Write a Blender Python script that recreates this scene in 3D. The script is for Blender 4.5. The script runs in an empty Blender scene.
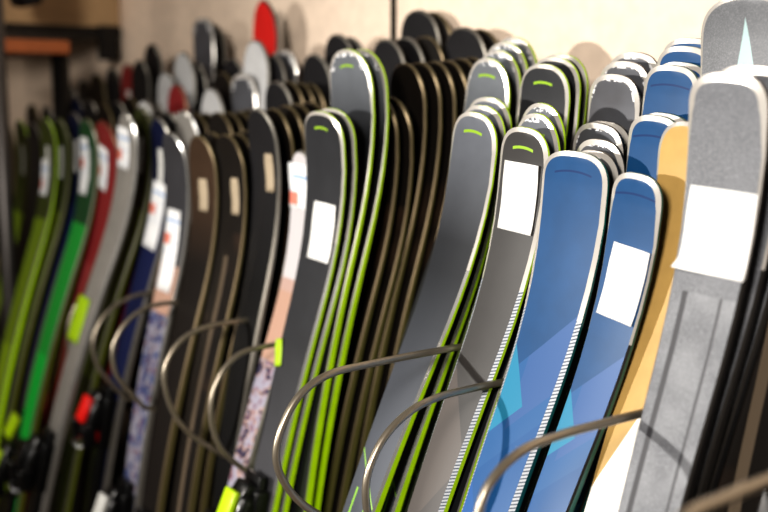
import bpy, bmesh, math, random
from mathutils import Vector, Matrix
random.seed(7)
col = bpy.context.scene.collection
PI = math.pi

# ------------------------------------------------------------------ camera
W, H = 768, 512
F = 1045.0
PITCH = math.atan(150 / F)
YAW = math.atan(814 / math.hypot(F, 150))        # angle from the wall's run (-x) to the view axis
CAMZ = 1.75
fwd_h = Vector((-math.cos(YAW), math.sin(YAW), 0))
right = Vector((math.sin(YAW), math.cos(YAW), 0))
fwd = fwd_h * math.cos(PITCH) + Vector((0, 0, -math.sin(PITCH)))
up = right.cross(fwd)
cam_d = bpy.data.cameras.new('camera')
cam = bpy.data.objects.new('camera', cam_d)
col.objects.link(cam)
cam.matrix_world = Matrix(((right.x, up.x, -fwd.x, 0), (right.y, up.y, -fwd.y, 0), (right.z, up.z, -fwd.z, CAMZ), (0, 0, 0, 1)))
cam_d.sensor_width = 36
cam_d.lens = F / W * 36
cam_d.clip_start = 0.02
cam_d.dof.use_dof = True
cam_d.dof.focus_distance = 1.14
cam_d.dof.aperture_fstop = 2.6
bpy.context.scene.camera = cam

def ray(u, v):
    return fwd + right * ((u - W / 2) / F) + up * ((H / 2 - v) / F)
def at_y(u, v, y):
    d = ray(u, v); k = y / d.y
    return Vector((0, 0, CAMZ)) + d * k
def at_x(u, v, x):
    d = ray(u, v); k = x / d.x
    return Vector((0, 0, CAMZ)) + d * k

def project(p):
    d = p - Vector((0, 0, CAMZ)); k = d.dot(fwd)
    return (W / 2 + F * d.dot(right) / k, H / 2 - F * d.dot(up) / k)

# ------------------------------------------------------------------ helpers
def tag(o, label=None, cat=None, group=None, kind=None):
    if label: o['label'] = label
    if cat: o['category'] = cat
    if group: o['group'] = group
    if kind: o['kind'] = kind
    return o
def empty(name, loc, label, cat, group=None):
    o = bpy.data.objects.new(name, None); col.objects.link(o)
    o.location = loc; o.empty_display_size = .05
    return tag(o, label, cat, group)
def obj(name, bm, mat, parent=None, smooth=True):
    me = bpy.data.meshes.new(name)
    bm.normal_update(); bm.to_mesh(me); bm.free()
    if smooth:
        for p in me.polygons: p.use_smooth = True
    o = bpy.data.objects.new(name, me); col.objects.link(o)
    me.materials.append(mat)
    if parent: o.parent = parent
    return o
def box(bm, c, s, rot=None, bev=0.0):
    r = bmesh.ops.create_cube(bm, size=1)
    vs = r['verts']
    M = Matrix.Translation(c) @ (rot if rot else Matrix.Identity(4)) @ Matrix.Diagonal((s[0], s[1], s[2], 1))
    bmesh.ops.transform(bm, matrix=M, verts=vs)
    if bev > 0:
        es = list({e for v in vs for e in v.link_edges})
        bmesh.ops.bevel(bm, geom=es, offset=bev, segments=2, affect='EDGES', profile=.6)
    return vs
def tube(bm, pts, r, n=12, caps=True):
    pts = [Vector(p) for p in pts]
    rings = []
    prev = None
    for i, p in enumerate(pts):
        a = pts[max(0, i - 1)]; b = pts[min(len(pts) - 1, i + 1)]
        t = (b - a).normalized()
        if prev is None:
            ref = Vector((1, 0, 0)) if abs(t.x) < .9 else Vector((0, 1, 0))
            nrm = t.cross(ref).normalized()
        else:
            nrm = (prev - t * prev.dot(t)).normalized()
        prev = nrm
        bn = t.cross(nrm)
        rr = r[i] if isinstance(r, (list, tuple)) else r
        rings.append([bm.verts.new(p + (nrm * math.cos(2 * PI * k / n) + bn * math.sin(2 * PI * k / n)) * rr) for k in range(n)])
    for a, b in zip(rings, rings[1:]):
        for k in range(n):
            bm.faces.new((a[k], a[(k + 1) % n], b[(k + 1) % n], b[k]))
    if caps:
        bm.faces.new(rings[0][::-1]); bm.faces.new(rings[-1])

# ------------------------------------------------------------------ node expressions
class E:
    nt = None
    def __init__(s, v): s.v = v
    @staticmethod
    def m(op, *a):
        n = E.nt.nodes.new('ShaderNodeMath'); n.operation = op
        for i, x in enumerate(a):
            if isinstance(x, E): x = x.v
            if isinstance(x, (int, float)): n.inputs[i].default_value = x
            else: E.nt.links.new(x, n.inputs[i])
        return E(n.outputs[0])
    def __add__(s, o): return E.m('ADD', s, o)
    def __radd__(s, o): return E.m('ADD', o, s)
    def __sub__(s, o): return E.m('SUBTRACT', s, o)
    def __rsub__(s, o): return E.m('SUBTRACT', o, s)
    def __mul__(s, o): return E.m('MULTIPLY', s, o)
    def __rmul__(s, o): return E.m('MULTIPLY', o, s)
    def __lt__(s, o): return E.m('LESS_THAN', s, o)
    def __gt__(s, o): return E.m('GREATER_THAN', s, o)
    def abs(s): return E.m('ABSOLUTE', s)
    def frac(s): return E.m('FRACT', s)
def noise(scale, detail=3, coord='Object'):
    tc = E.nt.nodes.new('ShaderNodeTexCoord'); n = E.nt.nodes.new('ShaderNodeTexNoise')
    n.inputs['Scale'].default_value = scale; n.inputs['Detail'].default_value = detail
    E.nt.links.new(tc.outputs[coord], n.inputs['Vector'])
    return E(n.outputs['Fac'])
def ramp(a, lo, hi):
    n = E.nt.nodes.new('ShaderNodeMapRange')
    E.nt.links.new(a.v, n.inputs[0]); n.inputs[1].default_value = lo; n.inputs[2].default_value = hi
    return E(n.outputs[0])
def rgb(h):
    def f(c):
        c /= 255
        return c / 12.92 if c <= .04045 else ((c + .055) / 1.055) ** 2.4
    return (f(h[0]), f(h[1]), f(h[2]), 1)
MATS = {}
def material(name, base, rough=.35, metal=0.0, layers=None, coat=0.0, bump=None, spec=.5, emit=0.0):
    """layers: function(x, v) -> list of (mask, colour); x metres across, v metres from the tip"""
    if name in MATS: return MATS[name]
    m = bpy.data.materials.new(name); m.use_nodes = True
    nt = m.node_tree; E.nt = nt
    b = nt.nodes['Principled BSDF']
    b.inputs['Roughness'].default_value = rough
    b.inputs['Metallic'].default_value = metal
    b.inputs['Coat Weight'].default_value = coat
    b.inputs['Coat Roughness'].default_value = .12
    b.inputs['Specular IOR Level'].default_value = spec
    rn = nt.nodes.new('ShaderNodeRGB'); rn.outputs[0].default_value = rgb(base)
    cur = rn.outputs[0]
    # faint wear so no surface is perfectly even
    f = ramp(noise(35, 4), .3, .7)
    mx = nt.nodes.new('ShaderNodeMix'); mx.data_type = 'RGBA'; mx.blend_type = 'MULTIPLY'
    mx.inputs[7].default_value = (.86, .86, .86, 1)
    nt.links.new(f.v, mx.inputs[0]); nt.links.new(cur, mx.inputs[6]); cur = mx.outputs[2]
    if layers:
        uv = nt.nodes.new('ShaderNodeUVMap'); sp = nt.nodes.new('ShaderNodeSeparateXYZ')
        nt.links.new(uv.outputs[0], sp.inputs[0])
        for mask, c in layers(E(sp.outputs[0]), E(sp.outputs[1])):
            mx = nt.nodes.new('ShaderNodeMix'); mx.data_type = 'RGBA'
            nt.links.new(mask.v, mx.inputs[0]); nt.links.new(cur, mx.inputs[6])
            mx.inputs[7].default_value = rgb(c); cur = mx.outputs[2]
    nt.links.new(cur, b.inputs['Base Color'])
    if emit:
        nt.links.new(cur, b.inputs['Emission Color']); b.inputs['Emission Strength'].default_value = emit
    if bump:
        bp = nt.nodes.new('ShaderNodeBump'); bp.inputs['Strength'].default_value = bump[1]
        bp.inputs['Distance'].default_value = .002
        nt.links.new(noise(bump[0], 2).v, bp.inputs['Height']); nt.links.new(bp.outputs[0], b.inputs['Normal'])
    MATS[name] = m
    return m
BOX = lambda x, v, x0, x1, v0, v1: (x > x0) * (x < x1) * (v > v0) * (v < v1)
smile = lambda x, v: (((v - .0225 - x * x * 9).abs() < .0017) * (x.abs() < .016))
def lime_layers(x, v):
    return [((v > .30) * ((v - .30) > (x + .045) * 2.2), (92, 93, 96)), (smile(x, v), (150, 188, 50)),
            (((v - .47 - x * 1.2).abs() < .0016) * (x.abs() < .028), (150, 200, 90)),
            ((((v - .52).abs()) < .035) * ((x.abs() - .012).abs() < .0016), (150, 205, 80))]
def lime_grey_layers(x, v):
    return [(ramp(v, .0, .16), (40, 42, 46)), (ramp(v, .20, .42), (84, 88, 96))] + lime_layers(x, v)[1:]
def lime_black_layers(x, v):
    return [(ramp(v, .34, .5) * .6, (84, 84, 88)), (smile(x, v), (150, 188, 50))]
def lime_silver_layers(x, v):  # dark reflection below the tip is painted into the face colour
    return [(ramp(v, .03, .13), (30, 31, 34)), ((noise(190, 3) > .50) * ((v < .010) + (x.abs() > (.033 - (.03 - v) * .35)) * (v < .03)), (240, 240, 242)), (smile(x, v), (150, 188, 50))]
def tagged_layers(x, v):
    return [((v > .26) * ((v - .26) > (x + .045) * 1.6), (78, 71, 67)), ((v > .36) * ((v - .36) > (.05 - x) * 1.9), (62, 58, 57)),
            (smile(x, v), (150, 188, 50))]
def blue_layers(x, v):
    d = v + x * 1.15; e = v - x * 1.7
    return [(d > .215, (40, 90, 142)), ((d > .215) * (x > -.012) * (d < .30), (56, 92, 144)), ((d > .33), (32, 84, 138)),
            ((e > .28) * (d < .285), (40, 126, 160)), ((e > .43) * (d > .33), (34, 88, 150)), ((d > .44) * (e < .46), (48, 128, 180)),
            ((((v - .021 - x * x * 5)).abs() < .0011) * (x.abs() < .026), (20, 52, 100))]
def grey_layers(x, v):
    ln = ((x.abs() - (.019)).abs() < .0014) * (v > .2)
    return [(ramp(noise(900, 2), .50, .64) * .30, (190, 192, 196)), ((v > .2) * ramp(noise(30, 3), .4, .7) * .35, (160, 162, 166)), (ln, (62, 62, 66)),
            (((x + .019).abs() < .0030) * (v > .2), (60, 60, 64))]
def grey_tri_layers(x, v):
    return [(ramp(noise(900, 2), .50, .62) * .25, (150, 150, 154)), (((x - .002).abs() < (v - .022) * .19) * (v > .022), (150, 176, 176))]
def gold_layers(x, v):
    return [((v - .235) > (.033 - x) * 2.6, (250, 246, 236)), (((v - .30) > (.045 - x) * 2.6) * ((v - .32) < (.03 - x) * 2.6) * 0.0, (120, 96, 60))]
def speck_layers(x, v):
    return [(ramp(noise(20, 2), .35, .6) * .5, (98, 100, 106)), ((noise(190, 3) > .49) * ((v < .008) + (x.abs() > (.031 - (.03 - v) * .35)) * (v < .03)), (240, 240, 242))]
def floral_layers(x, v):
    n = noise(60, 3)
    return [((v < .2), (200, 196, 198)), ((v > .22) * (v < .33), (186, 150, 132)), ((v > .33) * (n > .50), (160, 156, 172)), ((v > .33) * (n < .44), (64, 58, 84)),
            ((v > .33) * ((noise(95, 2)) > .6), (130, 96, 110))]
def two_layers(c1, v1, c2=None, v2=9):
    def f(x, v):
        L = [(((v > v1)), c1)]
        if c2: L.append(((v > v2), c2))
        L.append(((x.abs() < .010) * (v > .06) * (v < .13), (225, 225, 220)))
        return L
    return f
def white_layers(x, v): return [((v > .16) * (v < .3), (60, 60, 64)), ((v > .3), (120, 30, 32))]
def bronze_layers(x, v): return [((v > .16) * (v < .42) * ramp(noise(14, 2), .5, .75), (48, 36, 28)), ((x.abs() < .006) * (v > .2), (96, 84, 70))]

# type: topsheet material args, rim, sidewall, base, tip width, waist width, tip length, superellipse
chrome = material('chrome_rim', (228, 226, 222), .22, .85)
capm = material('bright_tip_metal', (244, 238, 230), .24, .55)
hatch = material('hatched_silver_rim', (196, 200, 206), .55, .1, lambda x, v: [((((v * 250) + x * 150).frac()) < .42, (92, 100, 112))], spec=.3)
dullsilver = material('satin_silver_rim', (140, 136, 128), .34, .8)
bronze = material('bronze_rim', (116, 102, 80), .38, .7)
darkrim = material('dark_steel_rim', (84, 80, 76), .32, .8)
limew = material('lime_sidewall', (180, 222, 12), .42, emit=.13)  # slight glow added so sidewalls shaded by neighbouring skis look lit
tanw = material('tan_sidewall', (100, 92, 56), .5)
blackw = material('black_sidewall', (18, 18, 19), .35)
greyw = material('grey_sidewall', (120, 116, 110), .45)
greenw = material('green_sidewall', (14, 92, 84), .4)
redw = material('red_sidewall', (150, 28, 30), .45)
basem = material('black_base', (10, 10, 11), .35)
olivew = material('olive_sidewall', (104, 112, 34), .45)
TYPES = {
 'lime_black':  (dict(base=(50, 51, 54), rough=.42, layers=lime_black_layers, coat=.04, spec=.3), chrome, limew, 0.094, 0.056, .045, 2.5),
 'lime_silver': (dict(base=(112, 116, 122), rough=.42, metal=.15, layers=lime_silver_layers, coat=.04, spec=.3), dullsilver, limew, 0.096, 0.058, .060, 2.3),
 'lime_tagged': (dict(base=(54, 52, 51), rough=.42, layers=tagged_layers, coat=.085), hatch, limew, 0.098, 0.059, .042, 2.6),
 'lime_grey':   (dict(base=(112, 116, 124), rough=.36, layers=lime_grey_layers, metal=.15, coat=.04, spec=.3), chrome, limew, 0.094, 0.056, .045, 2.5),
 'bronze':      (dict(base=(26, 22, 19), rough=.42, layers=bronze_layers, coat=.04, spec=.3), bronze, tanw, 0.092, 0.055, .060, 2.2),
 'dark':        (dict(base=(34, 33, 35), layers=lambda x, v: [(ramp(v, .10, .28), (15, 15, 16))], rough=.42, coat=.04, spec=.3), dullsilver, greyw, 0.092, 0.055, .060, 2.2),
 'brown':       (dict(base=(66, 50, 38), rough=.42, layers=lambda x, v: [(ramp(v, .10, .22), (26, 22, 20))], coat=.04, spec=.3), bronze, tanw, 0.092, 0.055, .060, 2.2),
 'blue':        (dict(base=(26, 76, 124), rough=.42, layers=blue_layers, coat=.04, spec=.3), hatch, greenw, 0.104, 0.067, .038, 2.8),
 'blue_plain':  (dict(base=(26, 76, 124), rough=.42, layers=blue_layers, coat=.04, spec=.3), darkrim, greenw, 0.100, 0.064, .034, 2.8),
 'speckled':    (dict(base=(88, 88, 92), rough=.42, metal=.2, layers=speck_layers, coat=.04, spec=.3), chrome, blackw, 0.094, 0.056, .040, 2.6),
 'gold':        (dict(base=(196, 160, 96), rough=.42, layers=gold_layers, coat=.04, spec=.3), chrome, tanw, 0.098, 0.071, .045, 2.5),
 'grey':        (dict(base=(104, 106, 111), rough=.5, metal=.0, layers=grey_layers, spec=.35), darkrim, blackw, 0.101, 0.073, .036, 2.9),
 'grey_triangle': (dict(base=(84, 86, 90), rough=.42, metal=.1, layers=grey_tri_layers), chrome, blackw, 0.105, 0.076, .045, 2.5),
 'floral':      (dict(base=(190, 160, 150), rough=.4, layers=floral_layers), dullsilver, greyw, 0.090, 0.054, .06, 2.2),
 'floral_dark': (dict(base=(60, 60, 64), rough=.42, layers=lambda x, v: [((v > .24) * (v < .33), (186, 150, 132)), ((v > .33), (70, 80, 120)), ((v > .33) * (noise(60, 3) > .5), (140, 138, 152)), ((v > .33) * (noise(95, 2) > .6), (110, 76, 88))]), chrome, greyw, .092, .055, .060, 2.2),
 'white':       (dict(base=(200, 200, 200), rough=.42, layers=white_layers, coat=.04, spec=.3), dullsilver, greyw, 0.096, 0.058, .07, 2.1),
 'red':         (dict(base=(214, 40, 36), rough=.42, coat=.04, spec=.3), darkrim, blackw, 0.092, 0.055, .075, 2.0),
 'maroon':      (dict(base=(140, 44, 46), rough=.4, layers=two_layers((150, 60, 60), .3, (200, 70, 66), .6)), bronze, redw, 0.088, 0.053, .06, 2.2),
 'green':       (dict(base=(34, 78, 44), rough=.42, layers=two_layers((38, 160, 62), .22, (22, 190, 70), .5)), dullsilver, olivew, 0.090, 0.054, .06, 2.2),
 'navy':        (dict(base=(18, 25, 56), rough=.4, layers=two_layers((24, 32, 72), .2, (16, 22, 52), .6)), dullsilver, greyw, 0.088, 0.053, .06, 2.2),
 'olive':       (dict(base=(52, 58, 26), rough=.4, layers=two_layers((84, 96, 24), .2, (54, 60, 24), .55)), dullsilver, olivew, 0.088, 0.053, .06, 2.2),
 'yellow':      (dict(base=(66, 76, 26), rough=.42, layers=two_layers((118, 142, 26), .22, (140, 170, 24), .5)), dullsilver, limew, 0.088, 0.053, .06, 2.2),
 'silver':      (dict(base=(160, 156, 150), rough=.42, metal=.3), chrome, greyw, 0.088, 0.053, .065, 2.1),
}
paper = material('white_paper', (250, 249, 246), .6, emit=.12)  # tags glow slightly, standing in for overexposed white
def print_layers(x, v):
    return [((noise(150, 2) > .60) * (v > .03) * (v < .085), (190, 200, 215)), (BOX(x, v, -.03, -.005, .045, .065), (222, 130, 112)), (BOX(x, v, -.022, .03, .018, .023), (140, 172, 214))]
paper_print = material('printed_paper', (246, 246, 246), .55, layers=print_layers, emit=.05)  # printed labels carry a fainter added glow
tanpaper = material('cream_label', (176, 160, 136), .6)
limepaper = material('lime_label', (176, 214, 20), .5)
black_plastic = material('black_plastic', (17, 17, 18), .28, coat=.4)
steel = material('polished_steel', (205, 205, 205), .2, .95)
red_plastic = material('red_plastic', (226, 26, 18), .35, coat=.3, emit=.1)  # added glow brightens the red covers, no lamp inside
lime_plastic = material('lime_plastic', (190, 226, 20), .4, coat=.2, emit=.05)  # a little glow added to the lime covers
accent = {'black': black_plastic, 'red': red_plastic, 'lime': lime_plastic, 'white': material('white_plastic', (225, 225, 220), .35)}

def smooth01(t):
    t = max(0, min(1, t)); return t * t * (3 - 2 * t)
class SkiShape:
    def __init__(s, L, tw, ww, lt, n, curl=.50, Lr=.30):
        s.L = L; s.tw = tw / 2; s.ww = ww / 2; s.lt = lt; s.n = n; s.curl = curl; s.Lr = Lr
        N = 240
        s.tab = [(0.0, 0.0, 0.0)]
        y = z = 0; ds = L / N
        for i in range(1, N + 1):
            th = s.theta((i - .5) * ds)
            y -= math.sin(th) * ds; z += math.cos(th) * ds
            s.tab.append((y, z, s.theta(i * ds)))
        s.N = N
    def theta(s, a):
        t = (a - (s.L - s.Lr)) / s.Lr
        bow = -.125 * smooth01((a - (s.L - .85)) / .66)      # the camber of the ski as it leans
        return bow + (s.curl * t ** 1.5 if t > 0 else 0)
    def thick(s, a):
        return .0056 + .0082 * smooth01((s.L - a - .03) / .6) * smooth01(a / .35 + .2)
    def half(s, a):
        L = s.L
        if a < .05: return s.ww * 1.12 * (1 - (1 - a / .05) ** 2.6 * .35)
        if a < L * .45: return s.ww * (1 + .12 * (1 - smooth01((a - .05) / (L * .45 - .05))))
        e = L - s.lt - .03
        t = (a - L * .45) / (e - L * .45)
        return s.ww + (s.tw - s.ww) * max(0, t) ** 2.1 if t < 1 else s.tw
    def outline(s):
        pts = []
        e = s.L - s.lt
        k = 46
        for i in range(k):
            a = e * (i / k)
            pts.append((s.half(a), a))
        m = 18
        for i in range(m + 1):
            ph = i / m * PI / 2
            pts.append((s.tw * math.cos(ph) ** (2 / s.n), e + s.lt * math.sin(ph) ** (2 / s.n)))
        return pts
    def P(s, x, a, h):
        """x across, a along, h above the base (towards the viewer's side, -y)"""
        f = max(0, min(s.N - 1e-6, a / s.L * s.N)); i = int(f); t = f - i
        A = s.tab[i]; B = s.tab[i + 1]
        y = A[0] + (B[0] - A[0]) * t; z = A[1] + (B[1] - A[1]) * t; th = A[2] + (B[2] - A[2]) * t
        return Vector((x, y - math.cos(th) * h, z - math.sin(th) * h))

def ski_parts(root, S, top, rim, side, rw, cap=None, capw=0):
    O = S.outline()
    # inward offset of the outline
    def inset(d):
        R = []
        for i, (x, a) in enumerate(O):
            p = O[max(0, i - 1)]; q = O[min(len(O) - 1, i + 1)]
            tx, ta = q[0] - p[0], q[1] - p[1]
            if i == len(O) - 1: tx, ta = -1, 0
            if i == 0: tx, ta = 0, 1
            l = math.hypot(tx, ta) or 1
            nx, na = -ta / l, tx / l
            dd = d + (capw - d) * smooth01((a - (S.L - S.lt - .012)) / .02) if cap else d
            R.append((max(0.0, x + nx * dd), a + na * dd))
        return R
    I = inset(rw)
    def uvset(bm):
        return bm.loops.layers.uv.new('UVMap')
    def strip(bm, uv, A, hA, B, hB):
        """ribbon between outline A at height hA and outline B at height hB, all round"""
        def mk(Q, h, sg): return [(bm.verts.new(S.P(sg * x, a, h(a))), (sg * x, S.L - a)) for x, a in Q]
        for sg in (1, -1):
            va, vb = mk(A, hA, sg), mk(B, hB, sg)
            for i in range(len(A) - 1):
                q = [va[i], va[i + 1], vb[i + 1], vb[i]]
                if sg < 0: q = q[::-1]
                try: f = bm.faces.new([t[0] for t in q])
                except ValueError: continue
                for lp, t in zip(f.loops, q): lp[uv].uv = t[1]
    def sheet(bm, uv, Q, h, flip=False, seg=4, crown=0.0):
        prev = None
        for x, a in Q:
            row = []
            for j in range(seg + 1):
                c = -1 + 2 * j / seg
                row.append((bm.verts.new(S.P(x * c, a, h(a) + crown * (1 - c * c))), (x * c, S.L - a)))
            if prev:
                for j in range(seg):
                    q = [prev[j], prev[j + 1], row[j + 1], row[j]]
                    if flip: q = q[::-1]
                    f = bm.faces.new([t[0] for t in q])
                    for lp, t in zip(f.loops, q): lp[uv].uv = t[1]
            prev = row
    T = S.thick
    bm = bmesh.new(); uv = uvset(bm); sheet(bm, uv, I, lambda a: T(a), crown=.0006)
    obj('topsheet', bm, top, root)
    k = len(O) - 22 if cap else len(O)
    rd = rw * 1.05
    edge_h = lambda a: T(a) - min(rd, T(a) * .36)
    bm = bmesh.new(); uv = uvset(bm); strip(bm, uv, O[:k], edge_h, I[:k], lambda a: T(a))
    obj('rim', bm, rim, root)
    if cap:
        bm = bmesh.new(); uv = uvset(bm); strip(bm, uv, O[k - 1:], edge_h, I[k - 1:], lambda a: T(a))
        obj('tip_cap', bm, cap, root)
    bm = bmesh.new(); uv = uvset(bm); strip(bm, uv, O, lambda a: .0012, O, lambda a: T(a) - min(rw * 1.05, T(a) * .36))
    obj('sidewall', bm, side, root)
    bm = bmesh.new(); uv = uvset(bm); sheet(bm, uv, O, lambda a: 0, flip=True, seg=2); strip(bm, uv, O, lambda a: 0, O, lambda a: .0012)
    # tail end
    x, a = O[0]
    f = bm.faces.new([bm.verts.new(S.P(sx, a, hh)) for sx, hh in ((-x, 0), (x, 0), (x, T(a)), (-x, T(a)))])
    obj('base', bm, basem, root)

def patch(root, S, name, mat, x0, v0, w, h, rot=0, lift=.0022, curl=0.0, nx=6, ny=8, label=None):
    """a paper label lying on the topsheet; centre x0, v0 from the tip"""
    bm = bmesh.new(); uv = bm.loops.layers.uv.new('UVMap'); g = []
    for j in range(ny + 1):
        r = []
        for i in range(nx + 1):
            a, b = (i / nx - .5) * w, (j / ny - .5) * h
            X = x0 + a * math.cos(rot) + b * math.sin(rot); V = v0 - a * math.sin(rot) + b * math.cos(rot)
            c = curl * max(0, (j / ny - .75) * 4) ** 2 * (1 - i / nx) + .0012 * math.sin(i * 1.3 + j * .7)
            p = S.P(X, S.L - V, S.thick(S.L - V) + lift + max(0, c))
            r.append((bm.verts.new(p), (a, b + h / 2)))
        g.append(r)
    for j in range(ny):
        for i in range(nx):
            q = [g[j][i], g[j + 1][i], g[j + 1][i + 1], g[j][i + 1]]
            f = bm.faces.new([t[0] for t in q])
            for lp, t in zip(f.loops, q): lp[uv].uv = t[1]
    o = obj(name, bm, mat, root)
    sm = o.modifiers.new('thickness', 'SOLIDIFY'); sm.thickness = .0006; sm.offset = 0
    if label: o['label'] = label
    return o

def binding(root, S, acc, v=.62):
    """toe piece, heel piece and brake on the topsheet; v = toe position from the tip"""
    a = S.L - v; t = S.thick(a)
    def B(bm, x, aa, h, s, r=0, bev=.004):
        p = S.P(x, aa, t + h)
        box(bm, p, (s[0] * .82, s[2], s[1]), Matrix.Rotation(r, 4, 'X'), bev)
    toe = bmesh.new()
    B(toe, 0, a, .012, (.066, .10, .022)); B(toe, 0, a + .012, .034, (.058, .060, .030), -.25, .008)
    B(toe, 0, a + .040, .030, (.040, .034, .026), -.5, .006)
    for sx in (-1, 1):
        B(toe, sx * .024, a - .024, .046, (.016, .046, .028), .2, .005)
    o = obj('toe_piece', toe, black_plastic, root)
    bm = bmesh.new(); B(bm, 0, a + .022, .053, (.036, .050, .010), -.25, .003); B(bm, 0, a - .03, .026, (.05, .016, .006), 0, .002)
    c = obj('accent_cover', bm, accent[acc], o); c['label'] = acc + ' plastic cover'
    bm = bmesh.new(); tube(bm, [S.P(-.018, a - .04, t + .040), S.P(-.018, a - .05, t + .058), S.P(.018, a - .05, t + .058), S.P(.018, a - .04, t + .040)], .0035, 8)
    obj('screw_cap', bm, steel, o)
    hb = bmesh.new(); ah = a - .33
    B(hb, 0, ah, .012, (.062, .15, .022)); B(hb, 0, ah - .01, .044, (.056, .085, .050), .25, .012)
    B(hb, 0, ah - .062, .062, (.040, .075, .016), .55, .006); B(hb, 0, ah + .045, .052, (.050, .030, .022), -.2, .006)
    o = obj('heel_piece', hb, black_plastic, root)
    bm = bmesh.new(); B(bm, 0, ah - .075, .075, (.026, .045, .006), .55, .002)
    c = obj('accent_cover', bm, accent[acc], o)
    bm = bmesh.new()
    for sx in (-1, 1):
        tube(bm, [S.P(sx * .027, ah + .10, t + .012), S.P(sx * .034, ah + .08, t + .014), S.P(sx * .036, ah + .02, t + .02), S.P(sx * .036, ah - .05, t + .030)], .003, 8)
        B(bm, sx * .036, ah - .07, .034, (.010, .05, .016), .1, .004)
    obj('brake', bm, steel, root)
    bm = bmesh.new(); B(bm, 0, a - .16, .007, (.05, .46, .012), 0, .003)
    obj('mounting_plate', bm, black_plastic, root)

RB = 3.0
BASEZ = .12
CAPS = {'grey': (capm, .0072), 'grey_triangle': (capm, .0045), 'gold': (capm, .004), 'blue': (capm, .0052), 'blue_plain': (capm, .0056), 'lime_tagged': (capm, .0054), 'speckled': (capm, .0060), 'lime_black': (capm, .0045), 'lime_grey': (capm, .005), 'lime_silver': (capm, .0048)}
COUNT = [0]
WID = [None]
def pose(typ, tip, lean, roll, curl):
    ma, rim, side, tw, ww, lt, n = TYPES[typ]
    if WID[0]: ww, tw = ww / tw * WID[0], WID[0]
    R = Matrix.Rotation(math.radians(roll), 4, 'Y') @ Matrix.Rotation(-math.radians(lean), 4, 'X')
    L = 1.6
    for _ in range(5):
        S = SkiShape(L, tw, ww, lt, n, curl)
        T = (R @ S.P(0, L, 0).to_4d()).to_3d()
        L += (tip.z - BASEZ - T.z) / math.cos(math.radians(lean))
    return S, R, T
def edge_u(S, R, T, tip, row, side=1):
    lo, hi = S.L * .3, S.L - .06
    for _ in range(24):
        m = (lo + hi) / 2
        p = tip - T + (R @ S.P(side * S.half(m), m, S.thick(m) * .8).to_4d()).to_3d()
        if project(p)[1] > row: lo = m
        else: hi = m
    return project(p)[0], p
def fit(typ, tip, edge, lean, curl, side=1):
    """sideways tilt that brings the right edge of a leaning ski through a seen point"""
    lo, hi = -14, 18
    for _ in range(12):
        m = (lo + hi) / 2
        S, R, T = pose(typ, tip, lean, m, curl)
        if edge_u(S, R, T, tip, edge[1], side)[0] > edge[0]: lo = m
        else: hi = m
    return m
ADJ = {1:(-0.0001,0.753,-0.4262),2:(0.0001,0.9326,-0.3254),4:(-0.0007,-0.5959,-0.1066),6:(-0.0031,0.2453,1.8003),8:(-0.0162,-0.8536,-1.9456),10:(0.0024,0.0781,-1.3572),11:(0.0018,0.2319,-0.6295),12:(-0.0072,-0.2074,-1.8166),13:(0.0057,-0.5772,-3.5),14:(-0.0004,1.6919,1.6847),15:(-0.0059,-0.1418,0.1072),16:(-0.0174,-0.7425,-0.7561),17:(-0.0005,-0.0998,1.8669),18:(-0.0008,-0.0802,0.7024),19:(0.0001,-0.0617,-0.0832),20:(-0.0004,-0.4104,-0.8807),21:(0.0012,-0.3244,-1.6267),22:(0.0007,-0.9137,-0.3499),23:(-0.0002,0.5091,-2.0845),24:(0.0039,-0.4379,2.9509),26:(-0.0013,0.062,-0.54),31:(-0.0018,1.2253,-0.3956),32:(0.0082,0.5225,-3.5),33:(0.0053,0.0195,-2.9537),34:(0.0072,0.1925,-2.5708),51:(-0.0032,-0.1481,1.4919),52:(0.0008,0.0138,-1.6316),54:(0.0186,1.9073,3.381),57:(0.0115,1.2269,3.5),58:(0.0174,0.3774,1.3678),59:(0.0216,0.0107,-0.2412),60:(-0.0019,0.0325,-0.6107),63:(-0.0042,-0.0015,0.9449),64:(-0.0016,-0.448,-0.3809),70:(0.0107,0.9104,-0.5873),71:(0.0105,-0.192,-0.0068),72:(0.0074,-0.2752,0.91),73:(0.001,-0.3192,-0.0524),74:(-0.0097,0.176,0.8304),75:(-0.0024,0.5895,-1.2553),76:(-0.0076,-0.4794,-1.9066),77:(-0.0058,-0.1422,-1.5746),78:(-0.0062,-0.0174,-1.3605),79:(0.0003,0.6585,0.0901),80:(-0.0068,0.8745,2.3653),81:(0.0084,1.0454,0.6526),82:(-0.0005,1.5722,-0.0841),83:(0.0006,2.0219,0.6017),84:(0.0029,-2.1883,-0.7619),85:(0.0004,1.7998,-0.9469),87:(-0.0056,1.6467,0.2934),88:(-0.0104,2.1034,-0.2507),89:(0.0064,-0.9854,3.2535),90:(0.008,-1.5222,-0.6601),92:(-0.0123,0.1949,-1.4625),93:(0.0083,-0.3237,3.4619),98:(-0.0007,-0.6123,-3.5),99:(-0.0069,0.8383,-0.9327),102:(0.0005,0.4174,-1.2732),104:(0.0012,-0.3215,0.6552),105:(-0.0044,0.0096,-0.3202),106:(0.0105,0.2259,0.7571),107:(-0.0066,1.2238,1.2649),109:(0.0058,-1.8175,-3.5),110:(-0.0066,0.7216,0.3995),113:(0.0175,-0.6769,2.9016),114:(0.0302,-0.5452,0.0122),116:(-0.006,0.0166,0.0101),118:(-0.0109,3,0.0231),119:(0.0195,-1.5058,3.0154),121:(-0.0045,1.3494,-1.4126),122:(-0.0011,-0.5121,3.4958)}
REC = []
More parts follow.
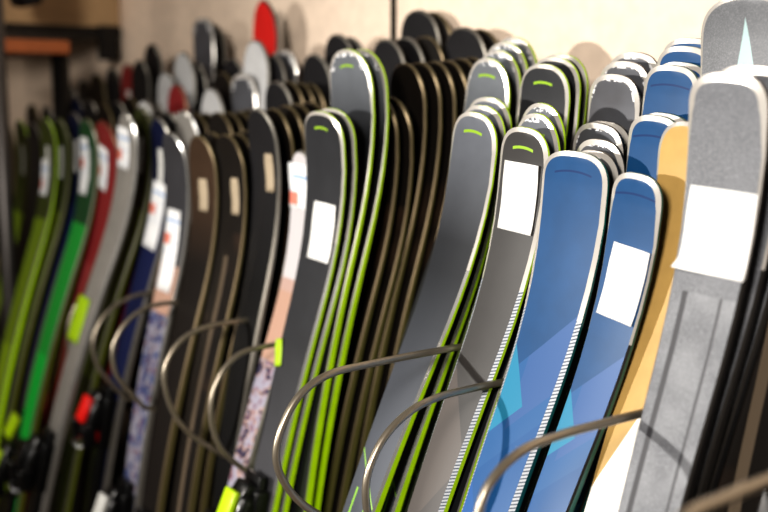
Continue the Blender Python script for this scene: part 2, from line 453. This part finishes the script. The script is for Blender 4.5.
def ski(typ, u, v, y, lean, label, group, roll=0, extra=None, bind=None, curl=.50, edge=None, wpx=None, bv=None):
    ma, rim, side, tw, ww, lt, n = TYPES[typ]
    dy, dl, dr = ADJ.get(COUNT[0], (0, 0, 0))
    y += dy
    tip = at_y(u, v, y)
    lean = lean - 4 + dl
    WID[0] = wpx / (project(tip + Vector((.5, 0, 0)) * .1)[0] - project(tip - Vector((.5, 0, 0)) * .1)[0]) * .1 if wpx else None
    if edge: roll = fit(typ, tip, edge, lean, curl)
    else: roll += dr
    REC.append(dict(typ=typ, u=u, v=v, y=y, lean=lean, roll=roll, curl=curl, edge=edge, wpx=wpx, w=WID[0], label=label))
    S, R, T = pose(typ, tip, lean, roll, curl)
    o = empty('ski', tip - T, label, 'ski', group)
    o.rotation_euler = R.to_euler()
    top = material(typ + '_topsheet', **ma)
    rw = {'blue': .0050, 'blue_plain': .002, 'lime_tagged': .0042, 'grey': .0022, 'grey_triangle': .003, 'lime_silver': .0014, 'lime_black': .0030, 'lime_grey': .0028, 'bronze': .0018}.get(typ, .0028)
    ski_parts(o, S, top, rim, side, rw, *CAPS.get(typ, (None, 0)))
    if bind: binding(o, S, bind, bv or (.75 if u < 100 else .71))
    if extra:
        for e in extra: patch(o, S, *e[:-1], **e[-1])
    COUNT[0] += 1
    return o

# ------------------------------------------------------------------ setting
WALLY = 1.175
wallm = material('beige_wall', (248, 226, 204), .75, bump=(60, .1))
floorm = material('brown_floor', (84, 70, 58), .45, bump=(8, .1))
def plane_box(name, c, s, m, kind='structure'):
    bm = bmesh.new(); box(bm, Vector(c), s); o = obj(name, bm, m, smooth=False); o['kind'] = kind; return o
plane_box('wall_back', (-1.6, WALLY + .05, 1.5), (7.0, .1, 3.0), wallm)
plane_box('wall_left', (-5.15, -.8, 1.5), (.1, 4.0, 3.0), material('brown_wall', (150, 128, 100), .8))
plane_box('floor', (-1.6, -.8, -.05), (7.0, 4.0, .1), floorm)
# thin black joint strips between wall panels
darkmetal = material('dark_metal', (28, 25, 23), .45, .4)
px = at_y(393, 20, WALLY - .004)
plane_box('trim_1', (px.x, WALLY - .003, 2.3), (.010, .006, 1.4), darkmetal)
px = at_y(212, 5, WALLY - .004)
plane_box('trim_2', (px.x, WALLY - .003, 2.62), (.06, .006, .9), darkmetal)

# wooden plinth the tails stand on, and the rail that carries the dividers
plinth = material('oak_plinth', (140, 104, 70), .5)
bm = bmesh.new(); box(bm, Vector((0, 0, 0)), (5.2, 1.1, .12), bev=.004)
for k in range(5):
    box(bm, Vector((0, -.40 + k * .2, .0605)), (5.2, .02, .003))
o = obj('rack_plinth', bm, plinth, None, False); o.location = (-2.0, .62, .06)
tag(o, 'long low wooden plinth under the ski tails along the beige wall', 'rack')
bm = bmesh.new(); box(bm, Vector((0, 0, 0)), (5.2, .03, .70), bev=.003)
for k in range(-2, 3): box(bm, Vector((k * 1.1, -.017, 0)), (.05, .006, .70), bev=.002)
o = obj('back_panel', bm, darkmetal, None, False); o.location = (-2.0, WALLY - .015, 1.27)
tag(o, 'dark steel panel on the wall behind the skis that carries the dividers', 'panel')

# ------------------------------------------------------------------ divider loops
rodm = material('satin_metal_rod', (164, 154, 138), .33, .75)
def rod(x, pix, label, r=.0042, rad=None):
    """a round bar bent into a loop in a vertical plane square to the wall; pix = points seen on it"""
    P = [at_x(u, v, x) for u, v in pix]
    # smooth through the points
    P = [P[0]] + P + [P[-1]]
    pts = []
    for i in range(1, len(P) - 2):
        p0, p1, p2, p3 = P[i - 1], P[i], P[i + 1], P[i + 2]
        for k in range(6):
            t = k / 6
            pts.append(.5 * ((2 * p1) + (-p0 + p2) * t + (2 * p0 - 5 * p1 + 4 * p2 - p3) * t * t + (-p0 + 3 * p1 - 3 * p2 + p3) * t ** 3))
    pts.append(P[-2])
    a = pts[0]; d = (pts[0] - pts[2]).normalized()
    k = (WALLY - .03 - a.y) / max(.2, d.y)
    start = a + d * k
    pts = [start] + pts
    e = pts[-1]; d = (pts[-1] - pts[-3]).normalized()
    d = Vector((0, max(.3, d.y), d.z)).normalized()
    q1 = e + d * .04
    pts += [q1, Vector((x, q1.y + .07, q1.z - .022)), Vector((x, WALLY - .03, q1.z - .03))]
    root = empty('divider_hook', (x, WALLY - .03, start.z), label, 'divider', 'bent metal dividers along the ski rack')
    o0 = root.location.copy()
    bm = bmesh.new(); tube(bm, [p - o0 for p in pts], r, 12); obj('rod', bm, rodm, root)
    return pts
RODS = [
 (-.36, [(800, 468), (768, 480), (720, 500), (690, 514), (672, 540), (690, 600)], 'metal divider in front of the large grey ski, lowest and rightmost of the loops'),
 (-.607, [(647, 412), (600, 424), (560, 435), (525, 449), (498, 472), (482, 500), (476, 540), (488, 580), (520, 610)], 'curved metal divider crossing the two blue skis'),
 (-.828, [(508, 381), (470, 389), (436, 398), (408, 413), (384, 438), (369, 470), (366, 500), (374, 535), (400, 565)], 'curved metal divider crossing the dark ski with a white tag'),
 (-.905, [(460, 347), (420, 354), (370, 364), (330, 374), (302, 393), (284, 422), (276, 455), (284, 482), (305, 506), (340, 526)], 'curved metal divider crossing the stack of lime-edged skis'),
 (-1.30, [(285, 343), (262, 347), (240, 354), (222, 372), (212, 398), (212, 425), (222, 450), (245, 470), (270, 482)], 'curved metal divider just left of the tagged lime-edged ski'),
 (-1.41, [(262, 318), (232, 322), (206, 327), (184, 338), (169, 357), (164, 380), (172, 410), (188, 432), (205, 444)], 'curved metal divider crossing the dark brown skis'),
 (-1.62, [(185, 302), (160, 304), (140, 311), (122, 328), (113, 350), (116, 374), (130, 392)], 'curved metal divider beside the skis with printed labels'),
 (-1.81, [(155, 292), (134, 296), (112, 308), (98, 326), (93, 348), (99, 368), (112, 384)], 'curved metal divider crossing the silver-edged ski at left'),
 (-2.0, [(120, 286), (104, 288), (84, 296), (72, 314), (68, 340), (74, 360), (88, 374)], 'curved metal divider crossing the maroon ski'),
 (-2.22, [(95, 282), (78, 285), (60, 292), (48, 308), (46, 328), (52, 346), (64, 356)], 'curved metal divider crossing the green ski'),
 (-2.45, [(70, 280), (54, 283), (38, 290), (27, 304), (24, 322), (30, 338), (42, 348)], 'curved metal divider nearest the left edge'),
]
for x, pix, lab in RODS: rod(x, pix, lab)

# ------------------------------------------------------------------ skis
ORD = ['', 'second ', 'third ', 'fourth ', 'fifth ', 'sixth ', 'seventh ', 'eighth ']
def pt(x0, v0, w, h, rot=0, m=paper, name='price_tag', **k): return (name, m, x0, v0, w, h, rot, dict(k))
def patchfix():
    pass
def stack(typ, tips, lean, front_label, rest_desc, group, edge=None, extra=None, bind=None, roll=0, types=None, curl=.50, dl=0, wpx=None):
    """tips: list of (u, v, y) from the aisle to the wall"""
    WID[0] = None
    if edge: roll = fit(typ, at_y(*tips[0]), edge, lean - 4, curl)
    for i, (u, v, y) in enumerate(tips):
        t = types[i] if types else typ
        lab = front_label if i == 0 else rest_desc.replace('#', ORD[i].strip()).replace('  ', ' ')
        ski(t, u, v, y, lean - dl * i, lab, group, roll, extra if i == 0 else None, bind if i == 0 else None, curl, None, wpx + i if wpx else None)

# --- right end: grey skis
ski('grey', 729, 72, .80, 13.5, 'large grey ski with a white paper tag, second from the right edge', 'grey skis at the right end', edge=(731, 339),
    extra=[pt(.004, .142, .070, .078, -.02, curl=.010)], wpx=80)
ski('grey', 752, 65, .835, 13.5, 'grey ski right behind the tagged grey ski, at the right edge', 'grey skis at the right end', edge=(746, 339), wpx=80)
ski('grey', 768, 67, .86, 13.5, 'grey ski third in line behind the tagged grey ski, at the right edge', 'grey skis at the right end', edge=(758, 339), wpx=80)
ski('grey_triangle', 746, -6, .93, 14, 'tall grey ski with a pale pointed triangle, top right corner', 'grey skis at the right end')
ski('bronze', 800, 60, .87, 14, 'black ski at the lower right edge beside the tagged grey ski', 'grey skis at the right end')
ski('bronze', 826, 56, .90, 14, 'black ski with tan edge at the far right edge behind the metal divider', 'grey skis at the right end')
# gold
ski('gold', 687, 121, .875, 17, 'gold and white ski between the blue tagged ski and the grey tagged ski', None, wpx=56)
# blue tagged and those behind
ski('blue_plain', 640, 173, .84, 18, 'blue ski with a white paper tag', 'blue skis', extra=[pt(.004, .114, .047, .078, -.05)], edge=(633, 339), wpx=51)
stack('blue_plain', [(657, 115, .90), (668, 113, .925), (674, 65, .955), (684, 62, .98), (687, 46, 1.005), (692, 38, 1.03)], 17, 'blue ski rising just behind the blue tagged ski', '# blue ski from the front in the stack behind the blue tagged ski', 'blue skis', roll=6.9, wpx=54)
# blue front
ski('blue', 577, 151, .84, 18, 'front blue ski without a tag, left of the blue tagged ski', 'blue skis', edge=(576, 339), wpx=66)
stack('speckled', [(597, 150, .875), (601, 139, .90), (601, 123, .925), (608, 121, .95)], 17, 'dark silver-rimmed ski directly behind the front blue ski', '# silver-rimmed dark ski behind the front blue ski', 'silver-rimmed skis behind the front blue ski', roll=5.0, wpx=50)
stack('speckled', [(616, 74, .985), (626, 61, 1.01), (635, 52, 1.035)], 16, 'tall speckled silver ski with a chipped bright rim, above the front blue ski', '# silver ski from the front in the tall speckled stack left of the blue stack', 'tall speckled silver skis', roll=5.0, wpx=52)
# tagged dark ski
ski('lime_tagged', 527, 127, .845, 18.5, 'dark grey lime-edged ski with a large white tag, left of the front blue ski', 'lime-edged skis', extra=[pt(.002, .080, .054, .080, .02)], edge=(507, 339), wpx=49)
stack('lime_silver', [(538, 113, .875), (545, 103, .90)], 17.5, 'silver-rimmed lime-edged ski directly behind the dark ski with a large white tag', '# silver-rimmed ski behind the dark ski with a large white tag', 'lime-edged skis', roll=5.3, wpx=48)
stack('lime_black', [(546, 64, .975), (556, 57, 1.0), (563, 54, 1.025)], 16, 'tall black ski with a lime curved mark, above the tagged dark ski', '# ski in the tall black lime-marked stack above the tagged dark ski', 'tall black lime-edged skis', roll=5.3, wpx=50)
# grey-green
ski('lime_grey', 477, 112, .855, 18.5, 'grey lime-edged ski with a lime curved mark, right of the black bronze-edged stack', 'lime-edged skis', edge=(443, 339), wpx=45)
ski('lime_grey', 484, 105, .89, 17.5, 'lime-edged ski right behind the grey lime-marked ski', 'lime-edged skis', edge=(455, 339), wpx=45)
ski('lime_grey', 489, 97, .93, 17.5, 'second lime-edged ski behind the grey lime-marked ski', 'lime-edged skis', edge=(465, 339), wpx=45)
stack('lime_silver', [(490, 58, .985), (499, 50, 1.01), (506, 42, 1.035), (515, 37, 1.055)], 16, 'tall silver ski with a lime curved mark, above the grey lime-marked ski', '# ski from the front in the tall silver lime-marked stack', 'tall silver lime-edged skis', roll=6.5, wpx=44)
# bronze column
stack('bronze', [(377, 94, .935), (391, 97, .955)], 12, 'shorter black bronze-edged ski right beside the tall lime-edged skis', '# of the shorter black bronze-edged skis', 'black bronze-edged skis', edge=(363, 339), wpx=36)
stack('bronze', [(405, 63, .985), (420, 62, 1.005), (434, 61, 1.025), (447, 60, 1.045), (460, 58, 1.065), (471, 57, 1.085)], 12, 'front ski of the tall black bronze-edged stack in the middle', '# ski from the front in the tall black bronze-edged stack in the middle', 'black bronze-edged skis', edge=(386, 339), wpx=35)
stack('bronze', [(463, 27, 1.12), (478, 29, 1.138)], 12, 'tall black ski against the wall left of the silver lime-marked stack', '# tall black ski against the wall left of the silver lime-marked stack', 'black skis against the wall', types=['dark', 'bronze'], wpx=43)
# green column
ski('lime_black', 322, 111, .83, 11.5, 'black lime-edged ski with a white paper tag and lime curved mark', 'lime-edged skis',
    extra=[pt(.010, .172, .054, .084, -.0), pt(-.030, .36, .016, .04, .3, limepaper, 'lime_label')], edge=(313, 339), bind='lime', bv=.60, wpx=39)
ski('lime_black', 333, 108, .85, 11.5, 'black lime-edged ski directly behind the tagged black lime-edged ski', 'lime-edged skis', edge=(323, 339), wpx=39)
ski('lime_silver', 347, 49, .885, 11.5, 'tall lime-edged ski with a bright silver tip, centre left', 'lime-edged skis', edge=(334, 339), wpx=42)
ski('lime_silver', 362, 49, .908, 11.5, 'tall lime-edged ski directly behind the bright silver tipped one', 'lime-edged skis', edge=(345, 339), wpx=42)
stack('dark', [(386, 39, 1.06), (405, 37, 1.09), (425, 36, 1.11)], 12, 'dark ski tip behind the tall lime-edged skis', '# dark ski tip behind the tall lime-edged skis, toward the wall', 'black skis against the wall', extra=None, types=['dark', 'dark', 'bronze'], wpx=34)
stack('dark', [(417, 10, 1.135), (430, 12, 1.150)], 12, 'tallest dark ski against the wall beside the black joint strip', 'dark ski right behind the tallest dark ski beside the black joint strip', 'black skis against the wall', types=['dark', 'bronze'], wpx=39)
# between: floral ski
ski('floral', 302, 150, .845, 13, 'floral ski with pinkish and purple pattern, left of the tagged lime-edged ski', None, extra=[pt(.0, .055, .06, .07, 0, paper_print, 'printed_label')], wpx=24)
# dark columns
stack('dark', [(258, 108, .84), (273, 108, .87), (287, 105, .895), (297, 103, .92), (310, 101, .945)], 10,
      'pale-rimmed dark ski at the front of the stack left of the floral ski', '# ski from the front in the dark stack left of the floral ski', 'dark skis left of the floral ski',
      extra=[pt(.020, .10, .024, .060, 0, tanpaper, 'paper_label')], types=['dark', 'bronze', 'bronze', 'bronze', 'bronze'], bind='black', wpx=28)
stack('dark', [(276, 81, .98), (288, 81, 1.0), (299, 82, 1.02), (309, 83, 1.04)], 12, 'dark ski tip in the row just above the dark stack left of the floral ski',
      '# dark ski tip from the left in the row above the dark stack', 'dark ski tips', types=['dark', 'bronze', 'bronze', 'bronze'])
stack('dark', [(314, 54, 1.06), (337, 34, 1.09), (349, 37, 1.105)], 12, 'grey ski tip left of the tall bright silver tip', '# of the dark ski tips near the wall left of the tall bright silver tip', 'dark ski tips')
stack('bronze', [(226, 134, .83), (238, 133, .855), (248, 130, .88)], 12, 'black ski at the front of the stack crossed by the fifth divider', '# ski from the front in the black stack right of the brown ski', 'black skis right of the brown ski',
      extra=[pt(.020, .10, .024, .060, 0, tanpaper, 'paper_label')], bind='black')
stack('bronze', [(218, 112, .90), (229, 112, .925), (240, 111, .95), (249, 109, .975)], 12, 'first black tip in the raised row above the black stack right of the brown ski',
      '# black tip in the raised row above the black stack right of the brown ski', 'raised row of black ski tips')
stack('brown', [(199, 135, .83), (212, 132, .86)], 12, 'brown-faced ski with a cream label', 'dark ski directly behind the brown-faced ski', 'brown-faced skis', extra=[pt(.006, .10, .030, .055, 0, tanpaper, 'paper_label')], types=['brown', 'bronze'], bind='black')
stack('silver', [(184, 110, .90), (195, 113, .925), (206, 113, .95)], 12, 'silver-white ski tip above the brown-faced ski', '# ski tip from the silver-white one above the brown-faced ski', 'ski tips above the brown-faced ski', types=['silver', 'bronze', 'bronze'])
ski('floral_dark', 171, 132, .83, 9, 'dark grey ski with a white printed label, left of the brown-faced ski', 'skis with printed labels', edge=(166, 332), extra=[pt(-.002, .215, .052, .15, -.0, paper_print, 'printed_label')], bind='white')
ski('navy', 159, 117, .87, 10, 'navy ski with a white printed label, the left one of two such labels', 'skis with printed labels', edge=(140, 320), bind='red', bv=.60, extra=[pt(.0, .19, .055, .13, -.03, paper_print, 'printed_label')])
ski('dark', 168, 112, .90, 10, 'dark ski tip directly behind the navy ski', 'skis with printed labels')
# left colourful columns
ski('olive', 142, 107, .87, 12, 'olive ski with a curved pale rim, left of the navy ski', 'colourful skis at the left', edge=(113, 312))
ski('silver', 127, 112, .83, 13, 'silver-grey ski with a white label and a lime patch lower down', 'colourful skis at the left', edge=(104, 288), wpx=19, bind='black', extra=[pt(-.01, .07, .05, .08, 0, paper_print, 'printed_label'), pt(-.02, .42, .05, .09, 0, limepaper, 'lime_label')])
ski('maroon', 106, 122, .83, 13, 'maroon ski with a pale label, between the green and the silver-edged ski', 'colourful skis at the left', edge=(77, 316), wpx=24, bind='lime', extra=[pt(-.01, .10, .05, .09, 0, paper_print, 'printed_label')])
ski('green', 87, 118, .83, 13, 'bright green ski at the left', 'colourful skis at the left', edge=(64, 305), bind='lime', extra=[pt(-.012, .10, .04, .12, 0, paper_print, 'printed_label')])
ski('navy', 75, 112, .84, 13, 'dark blue ski left of the green ski', 'colourful skis at the left', edge=(49, 305))
ski('olive', 60, 118, .83, 13, 'olive ski left of the dark blue ski', 'colourful skis at the left', edge=(36, 305))
ski('yellow', 46, 118, .82, 13, 'yellow-green ski left of the olive ski', 'colourful skis at the left', edge=(24, 305), bind='lime', extra=[pt(-.01, .13, .04, .08, 0, paper_print, 'printed_label')])
ski('dark', 33, 122, .82, 13, 'dark ski between the two yellow-green skis', 'colourful skis at the left', edge=(13, 305), bind='red')
ski('yellow', 20, 120, .82, 13, 'leftmost of the yellow-green skis at the left edge', 'colourful skis at the left', edge=(2, 305), bind='lime')
ski('brown', 4, 120, .82, 13, 'brown ski at the very left edge with a pale label', 'colourful skis at the left', extra=[pt(.0, .12, .06, .09, 0, paper_print, 'printed_label')])
# second rows behind the colourful ones
for u, v, y, t, lab in [
    (145, 100, .92, 'white', 'white ski tip above the olive curved ski'), (156, 103, .95, 'dark', 'dark tip right of the white tip above the olive ski'),
    (118, 101, .92, 'dark', 'dark tip above the silver-edged ski'), (130, 97, .95, 'bronze', 'bronze tip above the silver-edged ski'),
    (104, 104, .90, 'bronze', 'bronze tip above the maroon ski'), (90, 100, .92, 'dark', 'dark tip above the green ski'),
    (76, 97, .93, 'navy', 'navy tip above the dark blue ski'), (62, 103, .92, 'dark', 'dark tip above the olive ski at left'), (47, 106, .92, 'dark', 'dark tip above the yellow-green ski at left'),
    (32, 104, .92, 'bronze', 'bronze tip above the dark ski at the left edge'),
    (166, 72, 1.02, 'white', 'white-faced ski tip, the middle one of three white tips'), (183, 52, 1.04, 'white', 'tallest white-faced ski tip left of the black tall tip'),
    (212, 88, 1.00, 'white', 'lower white-faced ski tip right of the small red tip'), (177, 84, .985, 'maroon', 'small red ski tip between two white tips'),
    (152, 44, 1.06, 'dark', 'dark tip left of the tallest white tip'), (140, 60, 1.04, 'dark', 'dark tip up near the wall above the white tip'),
    (128, 64, 1.04, 'maroon', 'dark red tip near the wall at left'), (112, 68, 1.04, 'dark', 'dark tip near the wall left of the dark red tip'), (97, 74, 1.04, 'bronze', 'bronze tip near the wall at left'),
    (84, 80, 1.04, 'dark', 'dark tip near the wall under the wooden shelf'), (70, 86, 1.04, 'dark', 'last dark tip near the wall at left'),
    (203, 18, 1.07, 'speckled', 'tall black glossy ski tip with a bright highlight'), (213, 24, 1.09, 'dark', 'dark tip behind the tall black glossy tip'),
    (232, 58, 1.05, 'dark', 'dark grey tip between the tall black tip and the pale tall ski'), (243, 74, 1.03, 'speckled', 'speckled tip below the dark grey tip, left of the pale tall ski'), (222, 72, 1.03, 'bronze', 'bronze tip under the tall black glossy tip'),
    (256, 40, 1.05, 'white', 'pale tall ski in front of the red ski'), (264, 0, 1.085, 'red', 'tall bright red ski tip standing above the others'), (283, 50, 1.08, 'speckled', 'glossy dark tip right of the red ski'),
    (272, 55, 1.06, 'dark', 'dark tip between the red ski and the glossy dark tip'), (196, 62, 1.06, 'dark', 'dark tip below the tall black glossy tip')]:
    ski(t, u, v, y, 9 if y > 1 else 11, lab, 'ski tips behind at the left', curl=.35)

# ------------------------------------------------------------------ wall shelves at upper left
woodm = material('pale_wood', (176, 146, 108), .55, layers=None)
orangew = material('orange_wood', (170, 96, 52), .5)
c = at_y(122, 36, WALLY)
SX = c.x; SZ = c.z
t = empty('wall_shelf', (SX - .35, WALLY - .16, SZ), 'pale wooden wall shelf box with dark lower edge above the far skis', 'shelf')
bm = bmesh.new(); box(bm, Vector((.34, 0, .35)), (.02, .31, .66), bev=.002); obj('side_panel', bm, woodm, t, False)
bm = bmesh.new(); box(bm, Vector((-.34, 0, .35)), (.02, .31, .66), bev=.002); obj('side_panel', bm, woodm, t, False)
bm = bmesh.new(); box(bm, Vector((0, 0, .01)), (.70, .32, .025), bev=.002); obj('bottom_board', bm, darkmetal, t, False)
bm = bmesh.new(); box(bm, Vector((0, 0, .68)), (.70, .32, .02), bev=.002); obj('top_board', bm, woodm, t, False)
bm = bmesh.new(); box(bm, Vector((.352, .12, -.02)), (.03, .05, .09), bev=.004); obj('bracket', bm, darkmetal, t, False)
# orange board and its steel post
c2 = at_y(20, 46, .80)
t = empty('shelf_stand', (c2.x, .80, BASEZ), 'steel post stand carrying an orange wooden shelf board at the upper left', 'shelf')
bm = bmesh.new(); box(bm, Vector((-.14, 0, c2.z - BASEZ)), (.30, .22, .03), bev=.003); obj('board', bm, orangew, t, False)
bm = bmesh.new(); tube(bm, [(0.0, -.05, 0), (0.0, -.05, 2.4)], .018, 12); obj('post', bm, material('grey_steel_post', (92, 88, 86), .4, .6), t)
bm = bmesh.new(); tube(bm, [(-.03, .10, 0), (-.03, .10, c2.z - BASEZ)], .02, 12); obj('post', bm, darkmetal, t)
# garment hanging above the board
c3 = at_y(26, 2, .86)
bm = bmesh.new()
box(bm, Vector((0, 0, 0)), (.12, .05, .26), bev=.02); box(bm, Vector((.0, .0, .15)), (.05, .04, .06), bev=.012)
o = obj('ski_glove', bm, material('black_fabric', (24, 24, 26), .8), None); o.location = c3 + Vector((0, 0, .12))
tag(o, 'black glove hanging above the orange board at the upper left', 'glove')
bm = bmesh.new(); box(bm, Vector((.03, -.026, -.03)), (.03, .006, .16), bev=.002); obj('stripe', bm, material('green_fabric', (70, 110, 24), .7), o)

# ------------------------------------------------------------------ light
def area(loc, target, size, power, colr, sy=None):
    d = bpy.data.lights.new('fill_light', 'AREA'); d.size = size; d.energy = power; d.color = colr
    if sy: d.shape = 'RECTANGLE'; d.size_y = sy
    o = bpy.data.objects.new('fill_light', d); col.objects.link(o); o.location = loc
    o.rotation_euler = (Vector(target) - Vector(loc)).to_track_quat('-Z', 'Y').to_euler()
    return o
def spot(loc, target, power, colr, cone, radius):
    d = bpy.data.lights.new('track_spotlight', 'SPOT'); d.energy = power; d.color = colr
    d.spot_size = math.radians(cone); d.spot_blend = 1.0; d.shadow_soft_size = radius
    o = bpy.data.objects.new('track_spotlight', d); col.objects.link(o); o.location = loc
    o.rotation_euler = (Vector(target) - Vector(loc)).to_track_quat('-Z', 'Y').to_euler()
spot((-2.0, -1.9, 1.95), (-.75, .95, 1.6), 275, (1, .96, .90), 56, .035)
area((.35, -1.35, 2.45), (-.7, 1.0, 1.7), .45, 60, (1, .94, .87))  # unseen fill added from the right to brighten sidewalls and rims
area((-2.9, -1.3, 3.0), (-2.5, .8, 1.3), .4, 5, (1, .92, .82))  # unseen weak fill added for the left end of the wall
w = bpy.data.worlds.new('world'); bpy.context.scene.world = w; w.use_nodes = True
w.node_tree.nodes['Background'].inputs[0].default_value = (.9, .86, .8, 1)
w.node_tree.nodes['Background'].inputs[1].default_value = .06
bpy.context.scene.view_settings.view_transform = 'Standard'
bpy.context.scene.view_settings.look = 'Medium High Contrast'
bpy.context.scene.view_settings.exposure = 0.12
